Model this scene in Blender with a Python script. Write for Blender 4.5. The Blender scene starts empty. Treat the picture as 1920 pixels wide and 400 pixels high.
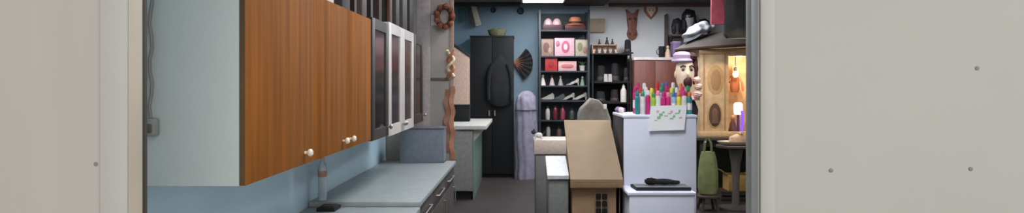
import bpy, bmesh, math, random
from mathutils import Vector, Matrix
random.seed(7)
SC = bpy.context.scene
COL = SC.collection
PI = math.pi

# ------------------------------------------------------------------ camera, world, exposure
F = 1200.0; CX = 977.0; HY = 160.0; EZ = 1.66      # focal length in px, vanishing point, eye height
cd = bpy.data.cameras.new('camera'); cam = bpy.data.objects.new('camera', cd); COL.objects.link(cam)
cd.sensor_width = 36; cd.lens = F / 1920 * 36
cd.shift_x = (960 - CX) / 1920; cd.shift_y = (HY - 200) / 1920
cd.clip_start = .05; cd.clip_end = 100
cam.location = (0, 0, EZ); cam.rotation_euler = (PI / 2, 0, 0)
SC.camera = cam
SC.view_settings.view_transform = 'Standard'; SC.view_settings.look = 'None'
SC.view_settings.gamma = 1; SC.view_settings.use_curve_mapping = False
SC.view_settings.exposure = 0.0
w = bpy.data.worlds.new('World'); SC.world = w; w.use_nodes = True
bg = w.node_tree.nodes['Background']; bg.inputs[0].default_value = (1.0, .985, .96, 1); bg.inputs[1].default_value = .60
su = bpy.data.lights.new('daylight', 'SUN'); su.energy = 1.95; su.angle = math.radians(55); su.color = (1, .985, .97)
sn = bpy.data.objects.new('daylight', su); COL.objects.link(sn); sn.location = (2.0, -2.4, 3.2)
sn.rotation_euler = Vector((-.52, .8, -.24)).to_track_quat('-Z', 'Y').to_euler()
LAMP = 16.0            # ceiling diffusers
BOOTH_LIGHT = 26.0    # watts
SPOT = 135.0

def lin(c):
    return tuple(((v / 255) / 12.92 if v / 255 <= .04045 else ((v / 255 + .055) / 1.055) ** 2.4) for v in c)

# ------------------------------------------------------------------ materials
def mat(name, c, rough=.6, var=.12, scale=6, metal=0, bump=0, stretch=None, emit=0, coat=0):
    m = bpy.data.materials.new(name); m.use_nodes = True
    nt = m.node_tree; b = nt.nodes['Principled BSDF']; L = nt.links.new
    c = lin(c)
    tc = nt.nodes.new('ShaderNodeTexCoord'); no = nt.nodes.new('ShaderNodeTexNoise')
    no.inputs['Scale'].default_value = scale; no.inputs['Detail'].default_value = 4
    if stretch:
        mp = nt.nodes.new('ShaderNodeMapping'); mp.inputs['Scale'].default_value = stretch
        L(tc.outputs['Object'], mp.inputs[0]); L(mp.outputs[0], no.inputs['Vector'])
    else:
        L(tc.outputs['Object'], no.inputs['Vector'])
    cr = nt.nodes.new('ShaderNodeValToRGB')
    cr.color_ramp.elements[0].position = .3; cr.color_ramp.elements[1].position = .7
    cr.color_ramp.elements[0].color = tuple(v * (1 - var) for v in c) + (1,)
    cr.color_ramp.elements[1].color = tuple(min(1, v * (1 + var)) for v in c) + (1,)
    L(no.outputs['Fac'], cr.inputs[0]); L(cr.outputs[0], b.inputs['Base Color'])
    b.inputs['Roughness'].default_value = rough; b.inputs['Metallic'].default_value = metal
    if coat: b.inputs['Coat Weight'].default_value = coat
    if bump:
        bp = nt.nodes.new('ShaderNodeBump'); bp.inputs['Strength'].default_value = bump; bp.inputs['Distance'].default_value = .01
        L(no.outputs['Fac'], bp.inputs['Height']); L(bp.outputs[0], b.inputs['Normal'])
    if emit:
        b.inputs['Emission Color'].default_value = c + (1,); b.inputs['Emission Strength'].default_value = emit
    return m

def glass_mat(name, tint, gloss=.2):
    m = bpy.data.materials.new(name); m.use_nodes = True
    nt = m.node_tree; nt.nodes.clear(); L = nt.links.new
    o = nt.nodes.new('ShaderNodeOutputMaterial'); mx = nt.nodes.new('ShaderNodeMixShader')
    t = nt.nodes.new('ShaderNodeBsdfTransparent'); t.inputs[0].default_value = lin(tint) + (1,)
    g = nt.nodes.new('ShaderNodeBsdfGlossy'); g.inputs['Roughness'].default_value = .16
    fr = nt.nodes.new('ShaderNodeFresnel'); fr.inputs[0].default_value = 1.5
    ad = nt.nodes.new('ShaderNodeMath'); ad.operation = 'ADD'; ad.inputs[1].default_value = gloss; ad.use_clamp = True
    L(fr.outputs[0], ad.inputs[0]); L(ad.outputs[0], mx.inputs[0]); L(t.outputs[0], mx.inputs[1]); L(g.outputs[0], mx.inputs[2]); L(mx.outputs[0], o.inputs[0])
    return m

_mc = {}
def plain(c, rough=.55, var=.12, scale=25, **k):
    key = (c, rough, var, scale, tuple(sorted(k.items())))
    if key not in _mc: _mc[key] = mat('paint_%d_%d_%d' % c, c, rough, var, scale, **k)
    return _mc[key]

M_WALL = mat('painted panel', (179, 174, 167), .7, .05, 2.2, bump=.05, stretch=(3, 3, .35))
M_WALLR = mat('painted panel right', (180, 179, 172), .7, .04, 2.0, bump=.05)
M_CASE = mat('casing white', (178, 175, 170), .55, .03, 3)
M_JAMBL = mat('jamb cream', (180, 170, 152), .55, .06, 5)
M_JAMBR = mat('jamb grey', (186, 189, 187), .55, .04, 5)
M_DARKTRIM = mat('dark rubber', (52, 44, 38), .7)
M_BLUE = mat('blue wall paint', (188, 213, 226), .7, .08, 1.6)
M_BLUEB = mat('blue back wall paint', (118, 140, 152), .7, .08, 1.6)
M_WHITEB = mat('pale back wall paint', (206, 207, 206), .75, .06, 1.6)
M_CEIL = mat('ceiling paint', (92, 88, 84), .85, .1, 2)
M_FLOOR = mat('dark floor', (66, 58, 55), .45, .2, 3, bump=.05)
M_BEAM = mat('dark beam', (34, 30, 28), .7, .2, 6)
M_WOOD = mat('oak veneer', (133, 80, 28), .75, .3, 3.2, bump=.05, stretch=(6, 6, .35))
M_WOOD.node_tree.nodes['Principled BSDF'].inputs['Specular IOR Level'].default_value = .12
M_CARC = mat('white melamine', (180, 190, 188), .5, .04, 2)
M_WHITE = mat('white laminate', (222, 223, 236), .45, .04, 3)
M_WORK = mat('grey worktop', (150, 156, 155), .4, .08, 9)
M_BASE = mat('dark base fronts', (74, 68, 64), .5, .12, 4, stretch=(5, 5, .6))
M_STEEL = mat('satin steel', (175, 175, 172), .3, .04, 10, metal=.8)
M_KNOB = mat('pale knob', (232, 220, 200), .35, .04, 10)
M_BLACK = mat('black lacquer', (8, 11, 13), .8, .2, 4)
M_BLKF = mat('black fabric', (26, 25, 27), .85, .35, 14, bump=.3)
M_RACK = mat('dark metal rack', (52, 56, 60), .5, .15, 8, metal=.3)
M_DGREY = mat('dark grey frame', (44, 40, 36), .5, .1, 6)
M_GLASS = glass_mat('cabinet glass', (190, 206, 196), .16)
M_CARD = mat('cardboard', (142, 120, 94), .8, .07, 7)
M_CARDD = mat('brown cardboard', (160, 128, 98), .8, .12, 7)
M_TAUPE = mat('taupe board', (160, 150, 142), .5, .12, 3)

# ------------------------------------------------------------------ mesh helpers
def BM(): return bmesh.new()
def box(bm, x0, x1, y0, y1, z0, z1, bev=.0, seg=2):
    r = bmesh.ops.create_cube(bm, size=1)
    vs = r['verts']
    for v in vs:
        v.co = Vector((x0 + (v.co.x + .5) * (x1 - x0), y0 + (v.co.y + .5) * (y1 - y0), z0 + (v.co.z + .5) * (z1 - z0)))
    if bev:
        es = list({e for v in vs for e in v.link_edges})
        bmesh.ops.bevel(bm, geom=es, offset=bev, segments=seg, affect='EDGES', profile=.5)
    return bm
def lathe(bm, prof, c=(0, 0, 0), n=20, sx=1, sy=1, fold=0, nf=7):
    rings = []
    for r, z in prof:
        ring = []
        for i in range(n):
            a = 2 * PI * i / n; rr = r * (1 + fold * math.cos(nf * a + z * 3))
            ring.append(bm.verts.new((c[0] + rr * sx * math.cos(a), c[1] + rr * sy * math.sin(a), c[2] + z)))
        rings.append(ring)
    for a, b in zip(rings, rings[1:]):
        for i in range(n):
            bm.faces.new((a[i], a[(i + 1) % n], b[(i + 1) % n], b[i]))
    bm.faces.new(list(reversed(rings[0]))); bm.faces.new(rings[-1])
    return bm
def tube(bm, pts, r, n=8, r1=None):
    pts = [Vector(p) for p in pts]; rings = []
    for k, p in enumerate(pts):
        d = (pts[min(k + 1, len(pts) - 1)] - pts[max(k - 1, 0)]).normalized()
        u = d.cross(Vector((.31, .2, 1)) if abs(d.z) < .9 else Vector((1, .1, 0))).normalized(); v = d.cross(u)
        rr = r if r1 is None else r + (r1 - r) * k / (len(pts) - 1)
        rings.append([bm.verts.new(p + (u * math.cos(2 * PI * i / n) + v * math.sin(2 * PI * i / n)) * rr) for i in range(n)])
    for a, b in zip(rings, rings[1:]):
        for i in range(n): bm.faces.new((a[i], a[(i + 1) % n], b[(i + 1) % n], b[i]))
    bm.faces.new(list(reversed(rings[0]))); bm.faces.new(rings[-1])
    return bm
def prism(bm, pts, y0, y1, bev=0, flip=False):
    """outline pts (x,z) with depth along y; flip: outline is (y,z) with depth along x"""
    f = (lambda a, b, d: (d, a, b)) if flip else (lambda a, b, d: (a, d, b))
    A = [bm.verts.new(f(a, b, y0)) for a, b in pts]; B = [bm.verts.new(f(a, b, y1)) for a, b in pts]
    n = len(pts); fs = [bm.faces.new(A), bm.faces.new(list(reversed(B)))]
    for i in range(n): fs.append(bm.faces.new((A[i], B[i], B[(i + 1) % n], A[(i + 1) % n])))
    if bev:
        es = list({e for q in fs[:2] for e in q.edges})
        bmesh.ops.bevel(bm, geom=es, offset=bev, segments=2, affect='EDGES', profile=.5)
    return bm
def blob(bm, c, rx, ry, rz, amp=0, sub=3, freq=3, seed=0, flat=None):
    vs = bmesh.ops.create_icosphere(bm, subdivisions=sub, radius=1)['verts']
    for v in vs:
        p = v.co.copy()
        d = 1 + amp * (math.sin(freq * p.x + seed) * math.cos(freq * 1.3 * p.y + seed * 2) + .6 * math.sin(freq * 2.1 * p.z + seed * 3 + p.x * 2))
        z = p.z * d
        if flat is not None and z < flat: z = flat
        v.co = Vector((c[0] + p.x * d * rx, c[1] + p.y * d * ry, c[2] + z * rz))
    return bm
def rot(bm, deg, axis, c=(0, 0, 0)):
    bmesh.ops.rotate(bm, verts=bm.verts[:], cent=c, matrix=Matrix.Rotation(math.radians(deg), 3, axis)); return bm

def obj(name, bm, m, parent=None, smooth=True, sharp=38):
    me = bpy.data.meshes.new(name); bmesh.ops.recalc_face_normals(bm, faces=bm.faces[:]); bm.to_mesh(me); bm.free()
    if smooth:
        me.polygons.foreach_set('use_smooth', [True] * len(me.polygons)); me.set_sharp_from_angle(angle=math.radians(sharp))
    me.materials.append(m)
    o = bpy.data.objects.new(name, me); COL.objects.link(o)
    if parent: o.parent = parent
    return o
def tag(o, label, cat, group=None):
    o['label'] = label; o['category'] = cat
    if group: o['group'] = group
    return o
def thing(name, label, cat, loc=(0, 0, 0), group=None, rz=0):
    o = bpy.data.objects.new(name, None); COL.objects.link(o); o.empty_display_size = .1
    o.location = loc; o.rotation_euler.z = rz
    return tag(o, label, cat, group)
def solo(name, bm, m, label, cat, loc=(0, 0, 0), group=None, rz=0):
    o = obj(name, bm, m); o.location = loc; o.rotation_euler.z = rz
    return tag(o, label, cat, group)
def struct(name, bm, m):
    o = obj(name, bm, m); o['kind'] = 'structure'; return o
def dup(o, loc, label, group=None):
    r = o.copy(); COL.objects.link(r); r.location = loc; r['label'] = label
    if group: r['group'] = group
    for ch in list(o.children):
        c = ch.copy(); COL.objects.link(c); c.parent = r
        for g in ch.children:
            d = g.copy(); COL.objects.link(d); d.parent = c
    return r
def X(px, D): return (px - CX) * D / F
def Z(py, D): return EZ - (py - HY) * D / F

# ------------------------------------------------------------------ the setting
CH = 3.18
DW = 1.35; DT = .062; XL = X(240, DW); XR = X(1425, DW); XW = -1.40; YB = 12.0; XRW = 4.9
struct('floor', box(BM(), -3.2, XRW, -2.5, YB + .1, -.1, 0), M_FLOOR)
struct('ceiling', box(BM(), XW - .1, XRW, DW, YB + .1, CH, CH + .1), M_CEIL)
wl = struct('wall_front_left', box(BM(), -3.2, XL, DW, DW + DT, 0, CH), M_WALL)
wr = struct('wall_front_right', box(BM(), XR, XRW, DW, DW + DT, 0, CH), M_WALLR)
struct('wall_front_top', box(BM(), XL, XR, DW, DW + DT, 2.35, CH), M_WALL)
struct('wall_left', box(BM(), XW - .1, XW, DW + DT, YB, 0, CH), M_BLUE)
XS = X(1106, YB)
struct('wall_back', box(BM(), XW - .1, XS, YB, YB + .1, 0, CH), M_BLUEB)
struct('wall_back_right', box(BM(), XS, XRW, YB - .012, YB + .1, 0, CH), M_WHITEB)
struct('wall_right', box(BM(), XRW, XRW + .1, DW, YB + .1, 0, CH), M_WHITEB)
struct('trim_1', box(BM(), XL - .056, XL + .001, DW - .006, DW - .0005, 0, 2.41, .002), M_CASE)
struct('trim_2', box(BM(), XR - .001, XR + .03, DW - .006, DW - .0005, 0, 2.38, .002), M_CASE)
struct('trim_3', box(BM(), XL, XL + .0015, DW, DW + .05, 0, 2.35, .001), M_JAMBL)
struct('trim_4', box(BM(), XL, XL + .0025, DW + .05, DW + DT + .004, 0, 2.35, .001), M_DARKTRIM)
struct('trim_5', box(BM(), XR - .004, XR, DW, DW + .042, 0, 2.35, .001), M_JAMBR)
struct('trim_6', box(BM(), XR - .007, XR, DW + .042, DW + DT + .004, 0, 2.35, .001), plain((150, 152, 150)))
for par, px, py in ((wl, 180, 308), (wl, 208, 312), (wr, 1558, 320), (wr, 1820, 317), (wr, 1832, 128)):
    b = lathe(BM(), ((.0045, 0), (.0045, .001), (.002, .0016)), n=12); rot(b, 90, 'X')
    o = obj('nail', b, plain((128, 124, 118)), par); o.location = (X(px, DW), DW, Z(py, DW))
# dark ceiling beams, running across and along the hall
k = 7
for x0, x1, y0, y1, z0 in ((XW, X(975, 11.85), 11.7, 11.9, 3.12), (X(1062, 11.2), X(1142, 11.2), 10.9, 11.9, 3.135), (XW, XRW, 8.2, 8.4, 3.04), (XW, XRW, 4.8, 5.0, 3.04)):
    struct('trim_%d' % k, box(BM(), x0, x1, y0, y1, z0, CH, .006), M_BEAM); k += 1
struct('trim_%d' % k, box(BM(), X(1142, 11.9), XRW, 11.86, 11.985, 3.125, CH, .006), plain((96, 70, 66)))

# ceiling lamps
def lamp(x0, x1, y0, y1, label, e=LAMP):
    t = thing('ceiling_lamp', label, 'ceiling light', ((x0 + x1) / 2, (y0 + y1) / 2, CH), 'ceiling light panels')
    a, b = (x1 - x0) / 2, (y1 - y0) / 2
    bm = BM(); box(bm, -a - .03, -a, -b - .03, b + .03, -.07, 0); box(bm, a, a + .03, -b - .03, b + .03, -.07, 0)
    box(bm, -a, a, -b - .03, -b, -.07, 0); box(bm, -a, a, b, b + .03, -.07, 0)
    obj('frame', bm, M_WHITE, t)
    obj('diffuser', box(BM(), -a, a, -b, b, -.06, -.03), mat('lit diffuser', (244, 248, 255), .5, 0, emit=e), t)
lamp(X(981, 11.2), X(1055, 11.2), 9.2, 11.25, 'bright white light panel on the ceiling in front of the blue wall')
lamp(X(1172, 11.2), X(1240, 11.2), 8.5, 10.75, 'bright light panel on the ceiling before the pale wall with masks')
lamp(.05, .75, 5.9, 7.3, 'light panel on the ceiling over the aisle beside the worktop')
lamp(-.1, .6, 1.9, 2.9, 'added unseen light panel on the ceiling nearest the doorway', 9)  # unseen panel, added here to light the near cabinet side
lamp(.05, .75, 3.4, 4.6, 'added second light panel from the doorway on the ceiling over the aisle', 24)  # unseen panel, added to even out the light along the aisle
lamp(1.9, 2.6, 5.9, 7.3, 'added light panel on the ceiling above the tall white cabinet side')  # unseen panel, added for more even light on the right

# ------------------------------------------------------------------ wall cabinets on the left
XF = -.913
ZB, ZT = 1.325, 2.065
def knob_bm(y, z):
    b = lathe(BM(), ((.006, 0), (.006, .012), (.015, .018), (.0165, .027), (.01, .034)), n=14); rot(b, 90, 'Y')
    bmesh.ops.translate(b, verts=b.verts[:], vec=(XF, y, z)); return b
def carcass(bm, y0, y1, z0, z1, xf):
    t = .018
    box(bm, XW + .006, xf, y0, y0 + t, z0, z1, .0015); box(bm, XW + .006, xf, y1 - t, y1, z0, z1, .0015)
    box(bm, XW + .006, xf, y0 + t, y1 - t, z0, z0 + t); box(bm, XW + .006, xf, y0 + t, y1 - t, z1 - t, z1)
    box(bm, XW + .006, XW + .014, y0 + t, y1 - t, z0 + t, z1 - t); box(bm, XW + .01, xf - .03, y0 + t, y1 - t, (z0 + z1) / 2 - .008, (z0 + z1) / 2 + .008)
    return bm
def wood_cab(y0, y1, doors, label):
    t = thing('wall_cabinet', label, 'cabinet', (0, 0, 0))
    obj('body', carcass(BM(), y0, y1, ZB, ZT, XF - .02), M_CARC, t)
    for a, b, ky in doors:
        d = obj('door', box(BM(), XF - .0195, XF, a + .0015, b - .0015, ZB + .001, ZT - .004, .0015), M_WOOD, t)
        obj('knob', knob_bm(ky, ZB + .05), M_KNOB, d)
        if a < 2.2: obj('edge_shade', box(BM(), XF - .019, XF - .0005, a + .0002, a + .0014, ZB + .003, ZT - .006), M_EDGESHADE, d)  # shade on the near door edge, put into a dark strip
    return t
M_EDGESHADE = mat('shaded veneer edge', (84, 62, 36), .7, .15, 8)
wood_cab(2.117, 2.82, ((2.117, 2.82, 2.70),), 'oak-fronted wall cabinet with white side nearest the doorway')
wood_cab(2.821, 3.89, ((2.821, 3.352, 3.28), (3.352, 3.89, 3.41)), 'oak-fronted double wall cabinet next to the glass cabinets')
def glass_cab(y0, y1, nd, frame, fw, label, z0=ZB, z1=2.08):
    t = thing('glass_cabinet', label, 'cabinet', (0, 0, 0), 'glass fronted wall cabinets')
    obj('body', carcass(BM(), y0, y1, z0, z1, XF - .02), M_DGREY if frame is M_DGREY else M_CARC, t)
    wd = (y1 - y0) / nd
    for i in range(nd):
        a, b = y0 + i * wd + .002, y0 + (i + 1) * wd - .002
        bm = BM(); box(bm, XF - .0195, XF, a, a + fw, z0, z1, .002); box(bm, XF - .0195, XF, b - fw, b, z0, z1, .002)
        box(bm, XF - .0195, XF, a + fw, b - fw, z0, z0 + fw * .9); box(bm, XF - .0195, XF, a + fw, b - fw, z1 - fw * .9, z1)
        d = obj('door', bm, frame, t)
        obj('pane', box(BM(), XF - .012, XF - .008, a + fw, b - fw, z0 + fw * .9, z1 - fw * .9), M_GLASS, d)
        obj('knob', knob_bm((b - .03) if i == 0 else (a + .03), z0 + .06), M_STEEL, d)
    return t
M_WFRAME = mat('white door frame', (196, 188, 182), .45, .05, 4)
glass_cab(3.93, 4.41, 1, M_DGREY, .075, 'dark framed glass wall cabinet beside the oak doors', ZB - .01)
glass_cab(4.43, 5.45, 2, M_WFRAME, .085, 'white framed glass wall cabinet with two panes', ZB - .02, 2.1)
glass_cab(5.47, 5.97, 1, M_DGREY, .085, 'dark framed glass wall cabinet at the far end of the row', ZB, 2.1)
# folders, boards and boxes standing on the cabinets
tops = [(2.50, .05, .30, .26, (206, 200, 188), 'white flat carton lying at the front edge of the oak cabinets'),
        (3.32, .10, .30, .40, (92, 74, 62), 'brown storage box on the cabinets next to a grey one'),
        (3.60, .16, .30, .34, (70, 66, 66), 'dark grey file box on the oak cabinets'),
        (3.84, .05, .28, .38, (62, 36, 32), 'maroon binder standing upright on the oak cabinets'),
        (4.02, .12, .30, .36, (112, 96, 86), 'tan file box standing on the dark framed glass cabinet'),
        (4.26, .06, .28, .42, (52, 44, 42), 'black binder upright on the dark framed glass cabinet'),
        (4.52, .09, .30, .40, (84, 62, 50), 'reddish brown folder upright on the white framed cabinet'),
        (4.78, .20, .30, .36, (98, 92, 84), 'grey box on the middle of the white framed cabinet'),
        (5.10, .14, .30, .44, (74, 66, 58), 'umber file box on the far half of the white framed cabinet'),
        (5.42, .20, .30, .46, (88, 84, 76), 'olive grey carton over the joint of the last two cabinets'),
        (5.76, .20, .30, .48, (70, 62, 56), 'dark brown carton on the farthest wall cabinet')]
for i, (y, wy, dx, h, c, lab) in enumerate(tops):
    zt = ZT if y < 3.9 else (2.07 if False else (2.08 if y < 4.43 else 2.1))
    if i == 0:
        zz = ZT; t = thing('carton', lab, 'box', (XF - .17, 2.97, zz))
        obj('body', box(BM(), -.15, .155, -.2, .2, 0, .028, .003), plain(c), t); obj('lid', box(BM(), -.153, .158, -.203, .203, .0285, .045, .003), plain(c), t)
        continue
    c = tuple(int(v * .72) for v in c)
    nm = 'binder' if 'binder' in lab or 'folder' in lab else 'storage_box'
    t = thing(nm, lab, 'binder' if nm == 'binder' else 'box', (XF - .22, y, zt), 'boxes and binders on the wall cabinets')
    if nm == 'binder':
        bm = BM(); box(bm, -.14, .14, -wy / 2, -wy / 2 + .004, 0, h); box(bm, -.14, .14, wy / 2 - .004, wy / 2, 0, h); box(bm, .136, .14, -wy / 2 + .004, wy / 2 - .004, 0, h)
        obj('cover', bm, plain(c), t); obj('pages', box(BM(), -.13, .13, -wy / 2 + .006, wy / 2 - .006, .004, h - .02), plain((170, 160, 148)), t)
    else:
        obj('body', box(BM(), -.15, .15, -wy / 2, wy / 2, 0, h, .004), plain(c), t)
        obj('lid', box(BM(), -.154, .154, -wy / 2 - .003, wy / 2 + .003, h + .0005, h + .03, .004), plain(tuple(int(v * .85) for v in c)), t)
b = prism(BM(), ((-.012, 0), (.012, 0), (.012, .62), (-.012, .62)), -.18, .16); rot(b, 7, 'X')
solo('leaning_board', box(BM(), -.012, .012, -.025, .025, 0, .62, .003), mat('brown slat', (96, 58, 40), .6, .2, 8), 'thin brown wooden board standing upright before the boxes on the cabinets', 'board', (XF - .05, 4.66, 2.1))
b.free()
# cable on the white side of the first cabinet
t = thing('power_cable', 'white cable with a plug hanging down the white cabinet side at the doorway edge', 'cable', (0, 0, 0))
yc = 2.117 - .012
pts = [(X(283 + 3 * math.sin(q * 1.7), yc), yc, Z(-20 + q * 22, yc)) for q in range(12)]
obj('cord', tube(BM(), pts, .006), plain((112, 116, 112)), t)
obj('plug', box(BM(), X(278, yc), X(297, yc), yc - .026, yc + .0115, Z(255, yc), Z(222, yc), .006), plain((128, 132, 126)), t)
obj('socket_face', box(BM(), X(283, yc), X(293, yc), yc - .029, yc - .0262, Z(248, yc), Z(232, yc), .003), plain((78, 80, 78)), t)

# ------------------------------------------------------------------ worktops and base cabinets
WT = .893
YJ = 4.2
solo('worktop', box(BM(), XW + .006, -.66, YJ, 6.5, WT - .035, WT, .004), M_WORK, 'grey worktop running under the glass cabinets to the taupe partition', 'worktop')
solo('worktop', box(BM(), XW + .006, -.66, 2.2, YJ - .003, WT - .068, WT - .033, .004), M_WORK, 'slightly lower grey worktop nearest the doorway', 'worktop')
def base_cab(y0, y1, zt, label):
    t = thing('base_cabinet', label, 'cabinet', (0, 0, 0), 'dark base cabinets under the worktops')
    bm = BM(); box(bm, XW + .006, -.70, y0 + .001, y1 - .001, .1, zt, .002); box(bm, XW + .006, -.75, y0 + .001, y1 - .001, 0, .1)
    obj('body', bm, M_BASE, t)
    d = obj('drawer', box(BM(), -.70, -.682, y0 + .004, y1 - .004, zt - .17, zt - .01, .002), M_BASE, t)
    obj('handle', tube(BM(), [(-.682, y0 + .2, zt - .09), (-.66, y0 + .2, zt - .09), (-.66, y1 - .2, zt - .09), (-.682, y1 - .2, zt - .09)], .006), M_STEEL, d)
    d = obj('door', box(BM(), -.70, -.682, y0 + .004, y1 - .004, .105, zt - .175, .002), M_BASE, t)
    obj('handle', tube(BM(), [(-.682, y1 - .08, zt - .36), (-.66, y1 - .08, zt - .36), (-.66, y1 - .08, zt - .22), (-.682, y1 - .08, zt - .22)], .006), M_STEEL, d)
names = ('dark base cabinet under the lower worktop by the doorway', 'dark base cabinet under the lower worktop at the step in height',
         'dark base cabinet under the higher worktop at the step in height', 'dark base cabinet in the middle under the higher worktop', 'dark base cabinet at the far end of the higher worktop')
for i, (a, b2, zt) in enumerate(((2.2, 3.2, WT - .068), (3.2, 4.19, WT - .068), (4.2, 4.97, WT - .035), (4.97, 5.74, WT - .035), (5.74, 6.5, WT - .035))):
    base_cab(a, b2, zt, names[i])
# spray bottle + black sponge
t = thing('spray_bottle', 'tall clear bottle with orange band and pointed pale cap against the blue wall', 'bottle', (-1.325, 4.27, WT))
obj('bottle', lathe(BM(), ((.026, 0), (.029, .006), (.029, .2), (.024, .235), (.012, .265), (.012, .28)), n=24), plain((176, 190, 200), .2), t)
obj('label_band', lathe(BM(), ((.0295, .155), (.0298, .157), (.0298, .195), (.0295, .197)), n=24), plain((176, 128, 106)), t)
n_ = obj('cap', lathe(BM(), ((.0135, .272), (.0135, .3), (.008, .312), (.007, .355), (.003, .375)), n=16), plain((205, 160, 120)), t)
t = thing('sponge_tray', 'small black tray with a black sponge on the worktop step', 'tray', (X(617, 4.12), 4.105, WT - .033))
bm = BM(); box(bm, -.055, .06, -.07, .07, 0, .006); box(bm, -.055, -.05, -.07, .07, .006, .02); box(bm, .055, .06, -.07, .07, .006, .02); box(bm, -.05, .055, -.07, -.065, .006, .02); box(bm, -.05, .055, .065, .07, .006, .02)
obj('tray', bm, M_BLACK, t); obj('sponge', box(BM(), -.045, .05, -.05, .05, .007, .03, .006), M_BLKF, t)

# end of the worktop: crate and taupe partition with ornaments
t = thing('storage_crate', 'blue grey plastic crate at the far end of the worktop', 'crate', (X(791, 6.3), 6.3, WT))
hw = .215
bm = BM(); box(bm, -hw, hw, 0, .012, 0, .33, .003); box(bm, -hw, hw, .2, .212, 0, .33, .003); box(bm, -hw, -hw + .012, .012, .2, 0, .33); box(bm, hw - .012, hw, .012, .2, 0, .33); box(bm, -hw, hw, .012, .2, 0, .01)
obj('body', bm, plain((116, 122, 132)), t)
obj('rim', box(BM(), -hw - .008, hw + .008, -.008, .22, .3305, .35, .005), plain((92, 96, 106)), t)
YP = 6.62
t = thing('partition_board', 'tall taupe partition board closing off the end of the worktop', 'partition', (XW, YP, 0))
obj('panel', box(BM(), .006, .70, 0, .05, 0, 2.95, .003), M_TAUPE, t)
obj('edge_strip', box(BM(), .66, .705, -.006, -.0005, .02, 2.94, .002), plain((170, 140, 122)), t)
obj('edge_strip', box(BM(), .32, .46, -.006, -.0005, .9, 2.94, .002), plain((182, 166, 160)), t)
obj('cross_rail', box(BM(), .462, .658, -.006, -.0005, Z(152, YP), Z(146, YP), .002), plain((110, 96, 88)), t)
YO = YP - .02
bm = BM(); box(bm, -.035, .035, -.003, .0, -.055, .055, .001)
solo('painted_reflection', bm, plain((240, 236, 226)), 'small white card painted in as a lamp reflection on the taupe partition', 'paper', (X(815, YP), YP - .0065, Z(38, YP)))  # white patch painted in for a lamp reflection on the board
t = thing('straw_wreath', 'reddish brown dried wreath hanging high on the taupe partition', 'wreath', (X(834, YO), YO - .035, Z(32, YO)))
bm = BM(); pts = [(.075 * math.cos(a * PI / 12), .01 * math.sin(a * 2), .1 * math.sin(a * PI / 12)) for a in range(25)]; tube(bm, pts, .03)
obj('ring', bm, mat('wreath straw', (112, 66, 48), .9, .4, 40, bump=.5), t)
bm = BM()
for q in range(9):
    a = q * 2 * PI / 9; blob(bm, (.085 * math.cos(a), -.02, .11 * math.sin(a)), .03, .02, .03, .15, 2)
obj('dried_flowers', bm, mat('dried flowers', (128, 74, 54), .9, .3, 30), t)
t = thing('twisted_ribbon', 'cream and orange twisted ribbon curl hanging on the partition edge', 'ribbon', (X(846, YO), YO - .04, Z(145, YO)))
for nm, ph, c in (('cream_strand', 0, (232, 206, 168)), ('orange_strand', PI, (176, 112, 66))):
    bm = BM(); pts = [(.032 * math.cos(q * .42 + ph), .02 * math.sin(q * .42 + ph), .012 * q) for q in range(24)]; tube(bm, pts, .015)
    obj(nm, bm, plain(c), t)
for px, y0, y1, c, lab in ((848, 162, 300, (186, 128, 98), 'outer copper coloured paper streamer below the twisted ribbon'), (838, 168, 285, (158, 104, 84), 'inner darker copper paper streamer beside the taupe partition edge')):
    bm = BM(); h = (y1 - y0) * YO / F
    pts = [(.012 * math.sin(q * .9), .006 * math.cos(q * .9), h * q / 24) for q in range(25)]
    A = []
    for p in pts:
        A.append([bm.verts.new((p[0] + sx * .022, p[1] + sy * .003, p[2])) for sx, sy in ((-1, -1), (1, -1), (1, 1), (-1, 1))])
    for a, b2 in zip(A, A[1:]):
        for i in range(4): bm.faces.new((a[i], a[(i + 1) % 4], b2[(i + 1) % 4], b2[i]))
    bm.faces.new(A[0]); bm.faces.new(A[-1])
    solo('paper_streamer', bm, plain(c), lab, 'streamer', (X(px, YO), YO - .012, Z(y1, YO)), 'copper paper streamers')

# ------------------------------------------------------------------ far counter, wardrobe, back-left corner
t = thing('bar_counter', 'tall grey counter with white overhanging top before the black wardrobe', 'counter', (0, 0, 0))
obj('body', box(BM(), XW + .006, -.70, 9.27, 11.2, .12, 1.02, .003), plain((128, 124, 118)), t)
obj('end_panel', box(BM(), -.6995, -.685, 9.262, 11.2, .0, 1.02, .003), plain((112, 132, 122)), t)
obj('plinth', box(BM(), XW + .006, -.72, 9.33, 11.2, 0, .12), M_BLACK, t)
obj('front_panel', box(BM(), XW + .3, -.702, 9.25, 9.2695, .13, 1.0, .003), plain((134, 130, 124)), t)
obj('top', box(BM(), XW + .006, -.50, 9.2, 11.22, 1.02, 1.075, .006), plain((196, 192, 182)), t)
obj('bracket', prism(BM(), ((-.69, 1.02), (-.53, 1.02), (-.69, .84)), 9.3, 9.36), plain((178, 174, 164)), t)
t = thing('pinboard', 'pale pink board standing on the far counter beside the black wardrobe', 'board', (X(866, 11.1), 11.05, 1.075))
wv = .14
obj('board', prism(BM(), ((-wv, 0), (wv, 0), (wv, Z(108, 11.1) - 1.08), (-wv, Z(86, 11.1) - 1.08)), 0, .03, .003), plain((206, 170, 150)), t)
obj('edge', prism(BM(), ((-wv - .02, Z(86, 11.1) - 1.078), (wv + .01, Z(109, 11.1) - 1.078), (wv + .01, Z(106, 11.1) - 1.05), (-wv - .02, Z(83, 11.1) - 1.05)), -.005, .035, .002), plain((46, 42, 40)), t)
t = thing('storage_box', 'black box sitting on the far counter in front of the pink board', 'box', (X(866, 10.4), 10.4, 1.075))
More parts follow.
